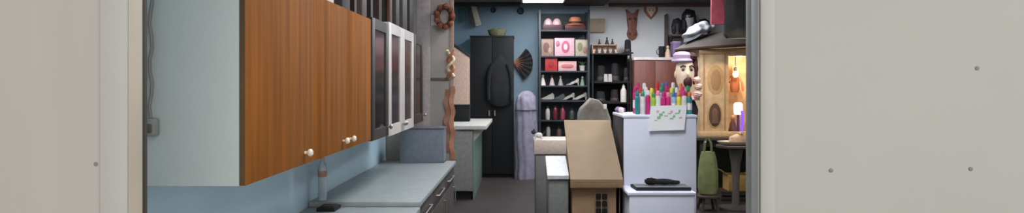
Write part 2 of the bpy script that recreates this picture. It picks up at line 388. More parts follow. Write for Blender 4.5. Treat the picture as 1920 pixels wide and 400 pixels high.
obj('body', box(BM(), -.2, .13, -.12, .12, 0, .24, .004), M_BLACK, t); obj('lid', box(BM(), -.205, .135, -.125, .125, .2405, .27, .004), M_BLACK, t)
YWD = 11.45
x0, x1 = X(882, YWD), X(963, YWD); zt = Z(70, YWD)
t = thing('wardrobe', 'tall black double door wardrobe against the blue back wall', 'wardrobe', (0, 0, 0))
bm = BM(); box(bm, x0, x1, YWD + .02, 11.98, .06, zt, .004); box(bm, x0 - .01, x1 + .01, YWD, 11.98, zt, zt + .03, .004); box(bm, x0 + .02, x1 - .02, YWD + .05, 11.95, 0, .06)
obj('body', bm, M_BLACK, t)
xm = (x0 + x1) / 2
for a, b2, hx in ((x0, xm - .002, xm - .05), (xm + .002, x1, xm + .05)):
    d = obj('door', box(BM(), a + .002, b2 - .002, YWD, YWD + .019, .07, zt - .004, .003), M_BLACK, t)
    obj('handle', tube(BM(), [(hx, YWD, 1.2), (hx, YWD - .035, 1.2), (hx, YWD - .035, 1.12), (hx, YWD, 1.12)], .013), plain((170, 160, 140), .3, metal=.6), d)
bm = BM(); lathe(bm, ((.07, 0), (.16, .05), (.2, .3), (.19, .6), (.14, .78), (.05, .88), (.02, .92)), n=28, sy=.2, fold=.07, nf=6)
t = thing('jacket', 'dark grey jacket hanging on the right wardrobe door', 'jacket', (X(938, YWD), YWD - .06, Z(200, YWD)))
obj('cloth', bm, mat('dark jacket', (26, 27, 28), .9, .3, 10, bump=.3), t)
for s in (-1, 1):
    obj('sleeve', tube(BM(), [(s * .13, -.01, .76), (s * .19, -.02, .6), (s * .21, -.02, .35), (s * .2, -.025, .12)], .045, 10, .03), mat('dark jacket sleeve', (22, 23, 25), .9, .35, 10, bump=.3), t)
t = thing('wicker_basket', 'small olive basket on top of the black wardrobe', 'basket', (X(932, 11.6), 11.6, zt + .03))
bm = lathe(BM(), ((.12, 0), (.15, .04), (.17, .1), (.175, .11), (.155, .11), (.14, .03)), n=24)
obj('basket', bm, mat('wicker', (112, 108, 78), .9, .35, 40, bump=.5), t)
bm = BM()
for q in range(6): blob(bm, (.08 * math.cos(q * 1.05), .08 * math.sin(q * 1.05), .1), .05, .05, .04, .1, 2, seed=q)
obj('dried_moss', bm, mat('moss', (104, 108, 66), .9, .3, 30), t)
# hung things on the blue wall
t = thing('folded_banner', 'cream and dark cloth banner hanging under the beam above the pink board', 'banner', (X(887, 11.9), 11.84, Z(50, 11.9)))
bm = BM(); prism(bm, ((-.05, .42), (.05, .42), (.16, .03), (.06, 0)), 0, .03, .004); obj('cream_cloth', bm, plain((176, 166, 146)), t)
bm = BM(); prism(bm, ((-.11, .42), (-.055, .42), (.055, 0), (.02, -.03), (-.06, .05)), -.01, .04, .004); obj('dark_cloth', bm, plain((58, 46, 44)), t)
solo('green_pennant', prism(BM(), ((-.09, .4), (.05, .4), (.06, .05), (-.05, 0)), 0, .03, .004), plain((40, 74, 70)), 'dark green cloth pennant high in the left corner of the blue wall', 'pennant', (X(866, 11.9), 11.86, Z(44, 11.9)))
for px, py, r, lab in ((976, 21, .055, 'round black speaker on the blue wall near the ceiling light'), (925, 19, .045, 'small round dark speaker above the black wardrobe')):
    t = thing('wall_speaker', lab, 'speaker', (X(px, 12), 12, Z(py, 12)), 'round wall speakers')
    b = lathe(BM(), ((r * 1.1, 0), (r * 1.15, .03), (r, .05)), n=20); rot(b, 90, 'X'); obj('housing', b, M_BLACK, t)
    b = lathe(BM(), ((r * .85, .0505), (r * .8, .058), (r * .3, .052)), n=20); rot(b, 90, 'X'); obj('cone', b, plain((40, 44, 52)), t)
# folding fan
t = thing('folding_fan', 'black and brown folding fan hung open on the blue wall beside the wardrobe', 'fan', (X(965, 11.93), 11.93, Z(118, 11.93)))
bm = BM(); N = 14; R1, R2 = .1, .34; a0, a1 = math.radians(-62), math.radians(52)
ring = []
for i in range(N + 1):
    a = a0 + (a1 - a0) * i / N; dy = .012 * (i % 2)
    ring.append([bm.verts.new((R * math.cos(a), -dy - th, R * math.sin(a))) for R in (R1, R2) for th in (0, .006)])
for A, B in zip(ring, ring[1:]):
    bm.faces.new((A[0], A[2], B[2], B[0])); bm.faces.new((A[1], B[1], B[3], A[3])); bm.faces.new((A[2], A[3], B[3], B[2])); bm.faces.new((A[0], B[0], B[1], A[1]))
bm.faces.new((ring[0][0], ring[0][1], ring[0][3], ring[0][2])); bm.faces.new((ring[-1][0], ring[-1][2], ring[-1][3], ring[-1][1]))
obj('leaf', bm, plain((20, 18, 20), .8), t)
for i in range(0, N + 1, 2):
    a = a0 + (a1 - a0) * i / N
    obj('rib', tube(BM(), [(0, -.024, 0), (R2 * .5 * math.cos(a), -.026, R2 * .5 * math.sin(a))], .011, 6, .005), plain((132, 84, 56)), t)
b = lathe(BM(), ((.03, 0), (.03, .03), (.018, .036)), n=14); rot(b, 90, 'X'); obj('pivot', b, plain((150, 92, 60)), t)
# lilac grey covered garment roll
bm = lathe(BM(), ((.19, 0), (.2, .05), (.185, .5), (.19, .95), (.18, 1.3), (.16, 1.45), (.1, 1.53), (.04, 1.56)), n=56, sy=.9, fold=.06, nf=9)
bmesh.ops.subdivide_edges(bm, edges=bm.edges[:], cuts=1)
for v in bm.verts: v.co.x += .012 * math.sin(v.co.z * 9 + v.co.y * 12); v.co.y += .012 * math.sin(v.co.z * 13 + v.co.x * 9)
t = thing('covered_roll', 'tall lilac grey cloth covered roll standing beside the black wardrobe', 'cloth roll', (X(986, 11.4), 11.4, 0))
obj('cover', bm, mat('lilac cloth', (140, 134, 150), .75, .22, 9, bump=.4), t)
obj('tie', tube(BM(), [(.192 * math.cos(a * PI / 10), .175 * math.sin(a * PI / 10), 1.22) for a in range(21)], .012), plain((92, 88, 98)), t)

# ------------------------------------------------------------------ storage rack on the blue wall
YR = 11.55
rx0, rx1 = X(1010, YR), X(1106, YR)
SH = [.1, .71, 1.03, 1.385, 1.655, 1.92, 2.19, 2.66]
t = thing('storage_rack', 'dark metal storage rack full of boxes and shoes on the back wall', 'shelf rack', (rx0, YR, 0))
wd = rx1 - rx0
for a, b2 in ((0, 0), (wd - .04, 0), (0, .38), (wd - .04, .38)):
    obj('post', box(BM(), a, a + .04, b2, b2 + .04, 0, 3.02, .002), M_RACK, t)
for z in SH: obj('shelf', box(BM(), .002, wd - .002, .002, .418, z - .03, z, .002), M_RACK, t)
obj('back_panel', box(BM(), .002, wd - .002, .42, .43, .1, 3.0, .001), plain((58, 66, 72)), t)
def on_rack(px): return X(px, YR + .06)
# top shelf
t = thing('helmet', 'pair of pale pink domed caps on the top rack shelf', 'cap', (on_rack(1037), YR + .18, SH[7]))
obj('base_box', box(BM(), -.19, .17, -.12, .12, 0, .1, .006), plain((70, 34, 40)), t)
for dx in (-.085, .075): obj('dome', blob(BM(), (dx, 0, .1), .084, .1, .13, 0, 3, flat=0), plain((206, 172, 172)), t)
t = thing('sun_hat', 'orange wide brimmed hat on a dark red box on the top rack shelf', 'hat', (on_rack(1080), YR + .19, SH[7]))
obj('base_box', box(BM(), -.2, .18, -.12, .12, 0, .09, .006), plain((74, 28, 30)), t)
obj('brim', lathe(BM(), ((.17, .09), (.185, .105), (.17, .12), (.1, .13)), n=28, sy=.9), plain((186, 112, 76)), t)
obj('crown', lathe(BM(), ((.11, .125), (.115, .2), (.09, .245), (.03, .255)), n=24), plain((196, 122, 84)), t)
obj('band', lathe(BM(), ((.117, .13), (.119, .132), (.12, .165), (.116, .168)), n=24), plain((70, 34, 28)), t)
# second: cartons with printed fronts
def carton(px0, px1, py0, z, c, marks, lab, dep=.3, nm='carton', yo=.05):
    a, b2 = X(px0, YR + yo), X(px1, YR + yo); h = Z(py0, YR + yo) - z
    t = thing(nm, lab, 'box', ((a + b2) / 2, YR + yo, z)); hw = (b2 - a) / 2
    obj('body', box(BM(), -hw, hw, 0, dep, 0, h - .012, .004), plain(c), t)
    obj('lid', box(BM(), -hw - .003, hw + .003, -.003, dep, h - .0115, h, .003), plain(tuple(int(v * .9) for v in c)), t)
    for mi, (u, v, ru, rv, mc) in enumerate(marks):
        b = lathe(BM(), ((1, 0), (1, .003), (.9, .0045)), n=16); rot(b, 90, 'X')
        for vv in b.verts: vv.co.x = vv.co.x * ru * hw + u * hw; vv.co.z = h * (v + vv.co.z * rv); vv.co.y -= .0032 + .0046 * mi
        obj('printed_mark', b, plain(mc), t)
    return t
carton(1015, 1038, 73, SH[6], (150, 122, 108), ((-.2, .5, .5, .3, (112, 78, 70)), (.4, .3, .3, .2, (166, 140, 120))), 'tan printed carton at the left of the rack shelf with the pink box')
carton(1040, 1077, 71, SH[6], (214, 168, 176), ((.1, .5, .42, .34, (190, 92, 118)), (.1, .5, .2, .17, (222, 190, 196)), (-.7, .7, .2, .15, (190, 110, 130))), 'pink carton with a darker pink flower print')
carton(1079, 1103, 74, SH[6], (176, 164, 146), ((-.3, .55, .4, .28, (126, 128, 84)), (.45, .35, .3, .2, (150, 104, 86))), 'beige carton with olive print right of the pink box')
# third
carton(1022, 1045, 108, SH[5], (176, 44, 42), ((0, .5, .5, .25, (140, 28, 30)),), 'bright red carton on the rack')
carton(1047, 1081, 115, SH[5], (206, 160, 158), ((0, .5, .7, .22, (188, 104, 104)),), 'long pale pink carton beside the red one')
t = thing('potted_plant', 'small green plant in a white pot on the rack beside the long pink box', 'plant', (on_rack(1093), YR + .15, SH[5]))
obj('pot', lathe(BM(), ((.045, 0), (.06, .09), (.063, .1), (.055, .1), (.05, .08)), n=20), plain((196, 192, 184)), t)
bm = BM()
for q in range(8):
    a = q * .785; tube(bm, [(0, 0, .085), (.04 * math.cos(a), .04 * math.sin(a), .15), (.075 * math.cos(a), .075 * math.sin(a), .17)], .012, 6, .004)
obj('leaves', bm, plain((84, 112, 82)), t)
# fourth: figurines
def figurine(px, z, h, c, lab, y=.12, nm='figurine', grp='small figurines on the rack', base=YR, hd=None):
    t = thing(nm, lab, 'figurine', (X(px, base + y), base + y, z), grp)
    r = h * .26
    obj('robe', lathe(BM(), ((r, 0), (r * 1.02, h * .04), (r * .7, h * .35), (r * .5, h * .6), (r * .3, h * .72), (r * .22, h * .75)), n=18, fold=.05, nf=6), plain(c), t)
    obj('head', blob(BM(), (0, 0, h * .86), r * .48, r * .5, h * .14, 0, 2), plain(hd or c), t)
    return t
for px, h, c, hd, lab in ((1018, .2, (224, 214, 202), None, 'white robed figurine at the left end of the upper figurine shelf'),
                      (1035, .19, (206, 180, 172), (140, 60, 60), 'pale figurine with a red head second on the upper shelf'),
                      (1051, .18, (150, 152, 140), (188, 186, 176), 'grey green figurine in the middle of the upper shelf'),
                      (1092, .17, (128, 152, 122), (196, 196, 186), 'green robed figurine at the right of the upper shelf')):
    figurine(px, SH[4], h, c, lab, hd=hd)
def shoe(px, z, c, L, lab, heel, face=1, base=YR, y=.2):
    t = thing('shoe', lab, 'shoe', (X(px, base + y), base + y, z), 'shoes on the rack')
    f = face
    up = [(-.5, .05), (-.48, .34 if heel else .38), (-.38, .52), (-.22, .46), (.05, .28), (.3, .17), (.46, .12), (.5, .05)]
    if heel: up = [(-.48, .3), (-.46, .52), (-.36, .56), (-.15, .38), (.1, .22), (.36, .14), (.5, .06), (.46, .02), (.2, .03), (-.1, .14), (-.3, .28)]
    obj('upper', prism(BM(), [(f * a * L, b3 * L) for a, b3 in up], -.04, .04, .012), plain(c, .35), t)
    if heel: obj('heel', prism(BM(), [(f * a * L, b3 * L) for a, b3 in ((-.47, .3), (-.33, .3), (-.4, 0), (-.46, 0))], -.018, .018, .003), plain(c, .35), t)
    obj('sole', prism(BM(), [(f * a * L, b3 * L) for a, b3 in (((.0, .0), (.0, .045), (.48, .045), (.5, .0)) if heel else ((-.5, 0), (-.5, .048), (.5, .048), (.5, 0)))], -.042, .042, .003), plain((70, 62, 58)), t)
shoe(1074, SH[4], (222, 212, 200), .24, 'white high heeled shoe among the figurines on the upper shelf', True, -1)
for px, c, L, f, heel, lab in ((1026, (206, 196, 186), .26, -1, False, 'off white flat shoe at the left of the lower shoe shelf'), (1047, (92, 92, 98), .24, -1, False, 'dark grey flat shoe second on the lower shoe shelf'),
                         (1065, (216, 208, 196), .25, -1, True, 'white heeled shoe in the middle of the lower shoe shelf'), (1087, (226, 218, 204), .27, -1, True, 'brightest white heeled shoe at the right of the lower shoe shelf')):
    shoe(px, SH[3], c, L, lab, heel, f)
# lower rack: bottles and jars, dark
def bottle(loc, h, r, c, cap, lab, grp, cat='bottle', nm='bottle', band=None):
    paint = nm == 'paint_bottle'
    t = thing(nm, lab, cat, loc, grp)
    obj('body', lathe(BM(), ((r * .9, 0), (r, h * .02), (r, h * (.72 if paint else .62)), (r * .85, h * (.77 if paint else .7)), (r * .45, h * .8), (r * .45, h * .82)), n=18), plain(c, .3), t)
    obj('cap', lathe(BM(), ((r * .75, h * .8), (r * .78, h * .82), (r * .74, h * .95), (r * .5, h)) if paint else ((r * .5, h * .8), (r * .5, h * .9), (r * .25, h * .94), (r * .18, h)), n=14), plain(cap, .4), t)
    if band: obj('label_band', lathe(BM(), ((r * 1.005, h * .2), (r * 1.02, h * .21), (r * 1.02, h * .5), (r * 1.005, h * .51)), n=18), plain(band, .5), t)
    return t
for px, z, h, r, c, cap, lab in ((1027, SH[2], .26, .04, (196, 188, 178), (90, 84, 80), 'white bottle on the shaded lower rack shelf'),
                           (1041, SH[2], .29, .045, (110, 34, 48), (60, 30, 34), 'dark red bottle on the lower rack shelf'),
                           (1055, SH[2], .27, .045, (136, 52, 70), (80, 40, 50), 'rose coloured bottle on the lower rack shelf'),
                           (1072, SH[2], .22, .05, (58, 66, 60), (40, 42, 40), 'dark green jar shaped bottle on the lower rack shelf'),
                           (1028, SH[1], .24, .04, (150, 146, 138), (60, 56, 54), 'grey bottle on the lowest visible rack shelf'),
                           (1048, SH[1], .2, .05, (88, 58, 52), (50, 40, 38), 'brown bottle on the lowest visible rack shelf'),
                           (1066, SH[1], .2, .05, (70, 76, 68), (50, 52, 48), 'olive bottle on the lowest visible rack shelf')):
    bottle((X(px, YR + .12), YR + .12, z), h, r, c, cap, lab, 'bottles on the lower rack')

# ------------------------------------------------------------------ black shelf unit right of the rack
YU = 11.5
ux0, ux1 = X(1110, YU), X(1184, YU)
t = thing('shelf_unit', 'low black shelf unit holding hats between the rack and brown cabinet', 'shelf', (ux0, YU, 0)); wd = ux1 - ux0
US = [.1, .8, 1.35, 1.72, Z(100, YU)]
for a, b2 in ((0, 0), (wd - .03, 0), (0, .42), (wd - .03, .42)): obj('post', box(BM(), a, a + .03, b2, b2 + .03, 0, US[-1], .002), M_BLACK, t)
for z in US: obj('shelf', box(BM(), .001, wd - .001, .001, .449, z - .025, z + .0, .002), M_BLACK, t)
obj('back_panel', box(BM(), .001, wd - .001, .451, .46, .1, US[-1], .001), M_BLACK, t)
def hat(px, z, r, h, c, lab, y=.16, base=YU, tilt=0):
    t = thing('hat', lab, 'hat', (X(px, base + y), base + y, z), 'hats on the black shelf unit')
    b = lathe(BM(), ((r, .0), (r * 1.04, .012), (r, .022), (r * .6, .026)), n=26); obj('brim', b, plain(c, .85, .3, 20), t)
    obj('crown', lathe(BM(), ((r * .6, .02), (r * .62, h * .6), (r * .55, h * .92), (r * .3, h)), n=22, sx=.95), plain(c, .85, .3, 20), t)
    obj('band', lathe(BM(), ((r * .625, .03), (r * .64, .032), (r * .64, h * .3), (r * .63, h * .32)), n=22), plain((70, 60, 60)), t)
hat(1127, US[3], .125, .3, (30, 29, 31), 'tall black hat at the left of the middle shelf')
hat(1153, US[3], .112, .34, (26, 26, 29), 'tallest black hat on the middle shelf')
hat(1174, US[3], .075, .26, (36, 32, 33), 'narrow black hat at the right end of the middle shelf')
hat(1126, US[2], .14, .2, (34, 34, 37), 'small black hat on the shelf below the tall hats')
hat(1152, US[2], .12, .24, (44, 30, 32), 'dark maroon hat on the shelf below the tall hats')
hat(1177, US[4], .1, .26, (24, 24, 26), 'black hat standing on top of the shelf unit')
bottle((X(1170, YU) , YU + .06, US[2]), .33, .055, (216, 206, 196), (226, 220, 212), 'white bottle beside the maroon hat on the black shelf unit', None)
for px, lab in ((1121, 'small white card standing left on the hat shelf'), (1146, 'small white card standing between the two tall hats')):
    b = prism(BM(), ((-.035, 0), (.035, 0), (.03, .14), (-.03, .14)), -.003, .003); rot(b, -6, 'X')
    solo('card', b, plain((178, 172, 168)), lab, 'card', (X(px + 15 if px < 1130 else px - 2, YU + .02), YU + .02, US[3] + .002), 'white cards on the hat shelf')
# crate with small figures on top
t = thing('figure_crate', 'pale wooden crate in two tiers on top of the black shelf unit', 'crate', (X(1135, YU), YU + .05, US[-1])); hw = .23
bm = BM(); box(bm, -hw, hw, 0, .25, 0, .012); box(bm, -hw, hw, .24, .25, .012, .19); box(bm, -hw, -hw + .01, 0, .24, .012, .17); box(bm, hw - .01, hw, 0, .24, .012, .17); box(bm, -hw, hw, 0, .01, .012, .07)
obj('body', bm, plain((190, 160, 136)), t); obj('tier', box(BM(), -hw + .011, hw - .011, .12, .239, .155, .168), plain((200, 172, 148)), t)
for i, dx in enumerate((-.15, -.05, .05, .15)):
    figurine(CX + (X(1135, YU) + dx) * F / (YU + .06), US[-1] + .012, .13, (44, 34, 34), ('first', 'second', 'third', 'last')[i] + ' dark figure from the left in the lower tier of the pale crate', .06, grp='dark figures in the crate', base=YU)
for i, dx in enumerate((-.08, .06, .16)):
    figurine(CX + (X(1135, YU) + dx) * F / (YU + .23), US[-1] + .168, (.1, .14, .11)[i], (38, 32, 34), ('left small', 'middle tallest', 'right') [i] + ' black figure on the upper tier of the pale crate', .23, grp='dark figures in the crate', base=YU)
solo('carton', box(BM(), -.14, .14, 0, .07, 0, .25, .004), plain((150, 132, 108)), 'flat tan carton fixed to the wall above the pale crate', 'box', (X(1120, 11.9), 11.91, Z(60, 11.9)))

# ------------------------------------------------------------------ masks and right part of back wall
YM = 11.985
t = thing('animal_mask', 'long red brown carved animal mask with horns on the pale wall', 'mask', (X(1185, YM), YM, Z(76, YM)))
m_mask = mat('carved wood', (122, 66, 50), .5, .25, 14)
prof = [(0, 0), (.06, .03), (.1, .1), (.09, .17), (.06, .22), (.09, .3), (.1, .4), (.085, .46), (.11, .52), (.13, .58), (.08, .565), (.045, .5), (0, .49)]
bm = BM(); prism(bm, prof + [(-a, b2) for a, b2 in reversed(prof[1:-1])], -.05, 0, .014)
obj('face', bm, m_mask, t)
for s in (-1, 1):
    obj('eye', blob(BM(), (s * .05, -.05, .4), .022, .012, .03, 0, 2), plain((50, 30, 26)), t)
    obj('cheek', blob(BM(), (s * .05, -.048, .12), .025, .012, .03, 0, 2), plain((84, 44, 36)), t)
obj('nose', prism(BM(), ((-.018, .2), (.018, .2), (.012, .42), (-.012, .42)), -.075, -.05, .005), m_mask, t)
t = thing('heart_mask', 'pale faced heart shaped mask on the pale wall near the ceiling', 'mask', (X(1220, YM), YM, Z(37, YM)))
pr = [(0, 0), (.07, .07), (.125, .15), (.135, .21), (.11, .25), (.06, .255), (0, .23)]
obj('rim', prism(BM(), pr + [(-a, b2) for a, b2 in reversed(pr[1:-1])], -.035, 0, .01), plain((140, 92, 70)), t)
pr2 = [(a * .66, .05 + b2 * .78) for a, b2 in pr]
obj('face', prism(BM(), pr2 + [(-a, b2) for a, b2 in reversed(pr2[1:-1])], -.06, -.034, .012), plain((224, 196, 176)), t)
for s in (-1, 1): obj('eye', blob(BM(), (s * .032, -.06, .17), .014, .006, .01, 0, 2), plain((90, 54, 46)), t)
YC = 11.35
cx0, cx1 = X(1189, YC), X(1268, YC); zt = Z(113, YC)
t = thing('brown_cabinet', 'tall red brown cabinet with a pale top on the back wall', 'cabinet', (cx0, YC, 0)); wd = cx1 - cx0
m_rb = mat('red brown wood', (112, 64, 52), .5, .22, 6, stretch=(5, 5, .5))
obj('body', box(BM(), 0, wd, .02, .6, .06, zt, .003), m_rb, t); obj('plinth', box(BM(), .02, wd - .02, .04, .58, 0, .06), M_BLACK, t)
obj('top', box(BM(), -.01, wd + .01, -.02, .6, zt, zt + .05, .004), plain((206, 190, 186)), t)
for a, b2, kx in ((.003, wd / 2 - .002, wd / 2 - .05), (wd / 2 + .002, wd - .003, wd / 2 + .05)):
    d = obj('door', box(BM(), a, b2, .0, .019, .07, zt - .01, .003), m_rb, t); obj('knob', blob(BM(), (kx, -.012, 1.3), .016, .016, .016, 0, 2), plain((90, 50, 40)), d)
zt += .05
t = thing('mug', 'tall black mug on the pale top of the red brown cabinet', 'mug', (X(1241, YC + .1), YC + .1, zt))
obj('cup', lathe(BM(), ((.05, 0), (.055, .01), (.058, .2), (.052, .2), (.048, .02)), n=22), M_BLACK, t)
obj('handle', tube(BM(), [(-.055, 0, .05), (-.09, 0, .07), (-.095, 0, .12), (-.057, 0, .16)], .008), M_BLACK, t)
figurine(1252, zt, .22, (206, 176, 150), 'cream figurine beside the black mug', .1, base=YC, grp=None)
# wig shelf with three wigs
YG = 11.45
t = thing('wig_shelf', 'dark wall shelf carrying the black wigs', 'shelf', (X(1260, YG), YG, Z(64, YG))); wd = X(1338, YG) - X(1260, YG)
obj('board', box(BM(), 0, wd, 0, .53, -.035, 0, .003), plain((56, 40, 40)), t)
for xx in (.02, wd - .06): obj('bracket', prism(BM(), ((.1, -.035), (.53, -.035), (.53, -.3)), xx, xx + .03, flip=True), plain((60, 50, 50)), t)
obj('side_board', box(BM(), -.02, -.001, .3, .53, -.3, .4, .003), plain((70, 48, 46)), t)
def wig(px, sc, face, lab, dy=.22, s=1.0):
    t = thing('wig', lab, 'wig', (X(px, YG + dy), YG + dy, Z(64, YG)), 'black wigs on the dark shelf')
    h = sc
    st = obj('stand_head', lathe(BM(), ((.09 * h, 0), (.085 * h, .02), (.06 * h, .09 * h), (.06 * h, .14 * h), (.085 * h, .2 * h), (.1 * h, .3 * h), (.09 * h, .4 * h), (.03 * h, .45 * h)), n=22), plain(face), t)
    obj('nose', blob(BM(), (0, -.1 * h, .27 * h), .014 * h, .025 * h, .035 * h, 0, 2), plain(face), st)
    bm = BM(); blob(bm, (0, .03 * h, .36 * h), .15 * h * s, .13 * h, .14 * h, .1, 3, 5, px)
    for a in (-1, 1): blob(bm, (a * .11 * h * s, .01, .2 * h), .065 * h * s, .09 * h, .17 * h, .14, 3, 6, px + a)
    blob(bm, (0, .09 * h, .2 * h), .12 * h * s, .06 * h, .18 * h, .1, 3, 5)
    obj('hair', bm, mat('black hair', (24, 24, 27), .6, .5, 25, bump=.6), t)
wig(1270, .62, (60, 56, 56), 'small black wig at the left end of the dark shelf')
wig(1292, .95, (168, 168, 172), 'largest black wig on a pale grey head in the middle of the shelf', .2, .85)
wig(1320, .6, (90, 96, 98), 'low wide black wig at the right of the dark shelf', .2, 1.2)
zz = zt + 0
carton_t = thing('purple_box', 'lilac box on the red brown cabinet under the wig shelf', 'box', (X(1263, YC + .15), YC + .15, zz))
obj('body', box(BM(), -.03, .1, -.1, .1, 0, .25, .004), plain((122, 100, 142)), carton_t); obj('lid', box(BM(), -.034, .104, -.104, .104, .2505, .29, .004), plain((150, 128, 160)), carton_t)

# ------------------------------------------------------------------ cardboard house, bin, pale chest, sack
hx0, hx1 = .408, .846; HF, HB = 5.36, 6.1
ze, zr = Z(337, 5.3), Z(225, 6.12)
t = thing('cardboard_house', 'cardboard play house with sloping roof and small grid window', 'play house', ((hx0 + hx1) / 2, HF, 0)); hw = (hx1 - hx0) / 2 - .02; dp = HB - HF - .02
sl = (zr - ze) / (HB - 5.3)
obj('walls', prism(BM(), ((0, 0), (dp, 0), (dp, ze + sl * (dp + .06) - .045), (0, ze + sl * .06 - .045)), -hw, hw, .004, flip=True), M_CARDD, t)
obj('roof', prism(BM(), ((-.06, ze - .022), (dp + .02, ze - .022 + sl * (dp + .08)), (dp + .02, ze + sl * (dp + .08)), (-.06, ze)), -hw - .02, hw + .02, .003, flip=True), M_CARD, t)
obj('eave_board', box(BM(), -hw - .02, hw + .02, -.058, -.04, ze - .07, ze - .012, .002), plain((150, 116, 88)), t)
wdw = obj('window_frame', box(BM(), -.015, .105, -.008, -.0005, ze - .36, ze - .115, .002), plain((134, 108, 84)), t)
for i in range(2):
    for j in range(3): obj('window_opening', box(BM(), -.002 + i * .052, .04 + i * .052, -.0105, -.0082, ze - .175 - j * .062, ze - .127 - j * .062, .008), plain((20, 16, 14)), wdw)
obj('gable_trim', prism(BM(), ((0, .0), (.03, 0), (.03, ze - .03), (0, ze - .05)), hw - .03, hw + .003, flip=True), plain((120, 92, 70)), t)
# slim bin
bx0, bx1 = X(1026, 5.34), .405
t = thing('pedal_bin', 'slim grey bin with sloping white lid left of the cardboard house', 'bin', ((bx0 + bx1) / 2, 5.4, 0)); hw = (bx1 - bx0) / 2
zl, zh = Z(331, 5.34), Z(294, 5.75)
obj('body', box(BM(), -hw + .01, hw - .004, 0, .4, .015, zl - .03, .015), plain((118, 120, 114)), t)
obj('base', box(BM(), -hw + .006, hw - .002, -.004, .404, 0, .03, .006), M_BLACK, t)
obj('lid', prism(BM(), ((-.02, zl - .03), (.41, zl - .03), (.41, zh), (-.02, zl)), -hw, hw, .008, flip=True), plain((204, 204, 206)), t)
# pale chest behind
YH = 7.6
qx0, qx1 = X(1001, YH), .95; zq = Z(263, YH)
t = thing('low_cabinet', 'low grey cabinet with thick pale top behind the bin', 'cabinet', (qx0, YH, 0))
obj('body', box(BM(), .02, qx1 - qx0 - .02, .02, .5, .05, zq - .17, .004), plain((104, 102, 100)), t)
obj('plinth', box(BM(), .05, qx1 - qx0 - .05, .06, .48, 0, .05), M_BLACK, t)
obj('top', box(BM(), 0, qx1 - qx0, 0, .52, zq - .17, zq, .008), plain((206, 186, 172)), t)
for i in range(2):
    d = obj('door', box(BM(), .024 + i * .38, .39 + i * .38, .002, .0195, .06, zq - .19, .003), plain((112, 110, 106)), t); obj('knob', blob(BM(), (.35 + i * .1, -.008, zq - .3), .013, .013, .013, 0, 2), M_STEEL, d)
t = thing('toy_dog', 'small black and white toy dog at the left corner of the pale cabinet top', 'toy', (X(1003, YH) + .035, YH + .07, zq))
bm = BM(); blob(bm, (0.01, 0, .05), .05, .03, .035, .05, 2)
for a, b2 in ((-.03, -.015), (-.03, .015), (.045, -.015), (.045, .015)): tube(bm, [(a, b2, .045), (a, b2, 0)], .011, 8)
obj('body', bm, plain((214, 208, 202)), t); obj('head', blob(BM(), (-.05, 0, .09), .032, .028, .028, 0, 2), plain((60, 54, 54)), t)
for s in (-1, 1): obj('ear', blob(BM(), (-.045, s * .022, .115), .01, .008, .016, 0, 2), plain((36, 32, 32)), t)
obj('tail', tube(BM(), [(.055, 0, .06), (.08, 0, .085), (.085, 0, .1)], .008), plain((36, 32, 32)), t)
# paper sack behind the house
t = thing('paper_sack', 'tall grey paper sack with a peaked top behind the cardboard house', 'sack', (X(1114, 6.5), 6.5, 0))
bm = BM(); prism(bm, ((-.15, 0), (.15, 0), (.155, 1.3), (.13, 1.42), (.03, 1.51), (-.04, 1.53), (-.13, 1.43), (-.16, 1.36)), -.12, .14, .02)
bmesh.ops.triangulate(bm, faces=bm.faces[:]); bmesh.ops.subdivide_edges(bm, edges=bm.edges[:], cuts=2)
for v in bm.verts: v.co.y += .012 * math.sin(v.co.x * 40 + v.co.z * 15); v.co.x += .006 * math.sin(v.co.z * 30)
obj('bag', bm, mat('grey paper', (138, 130, 120), .85, .2, 12, bump=.4), t)
obj('clip', box(BM(), .08, .11, -.14, -.1, 1.42, 1.47, .006), plain((230, 222, 214)), t)

# ------------------------------------------------------------------ white cabinet with paint bottles
wx0, wx1 = X(1170, 5.5), X(1306, 5.5); WZ = Z(216, 5.5)
t = thing('white_cabinet', 'tall white cabinet with a drawing taped on its front', 'cabinet', (wx0, 5.5, 0)); wd = wx1 - wx0
obj('body', box(BM(), 0, wd, .002, .6, .0, WZ - .025, .005), M_WHITE, t)
obj('side_panel', box(BM(), -.008, -.0005, .03, .6, .0, WZ - .026, .001), plain((40, 36, 38)), t)['label'] = 'dark sheet painted as the shaded cabinet side'  # dark sheet over the white side, shade put into its colour
obj('top', box(BM(), -.012, wd + .006, -.006, .606, WZ - .0248, WZ, .005), M_WHITE, t)
lx0, lx1 = .863, X(1303, 5.12); LZ = Z(361, 5.12)
t = thing('ledge_unit', 'low white unit with a ledge in front of the tall white cabinet', 'cabinet', (lx0, 5.12, 0)); lw = lx1 - lx0
obj('body', box(BM(), .006, lw, .01, .372, 0, LZ - .03, .004), M_WHITE, t)
obj('ledge', box(BM(), -.012, lw + .01, 0, .374, LZ - .0298, LZ, .009), M_WHITE, t)
# tablet and cloth on the ledge
t = thing('laptop', 'closed dark laptop with pale lid lying on the white ledge', 'laptop', (X(1247, 5.2), 5.28, LZ), rz=0.0)
obj('base', prism(BM(), ((-.235, -.09), (.21, -.09), (.2, .1), (-.25, .1)), 0, .026), plain((24, 26, 40)), t)
for ch in t.children:   # lay the outline flat: x,depth -> x,y
    for v in ch.data.vertices: v.co = Vector((v.co.x - (.0 if v.co.z < 0 else .0), v.co.z, v.co.y))
obj('lid', box(BM(), -.235, .2, -.088, .095, .0265, .03, .001), plain((120, 118, 120)), t)
solo('glove', blob(blob(blob(BM(), (0, 0, .026), .11, .035, .024, .12, 3, 5, 1), (-.09, .0, .03), .05, .025, .03, .15, 3, 6, 4), (.1, .005, .02), .055, .025, .018, .1, 3, 5, 2), M_BLKF, 'crumpled black glove lying on the laptop on the white ledge', 'glove', (X(1243, 5.25), 5.29, LZ + .033))
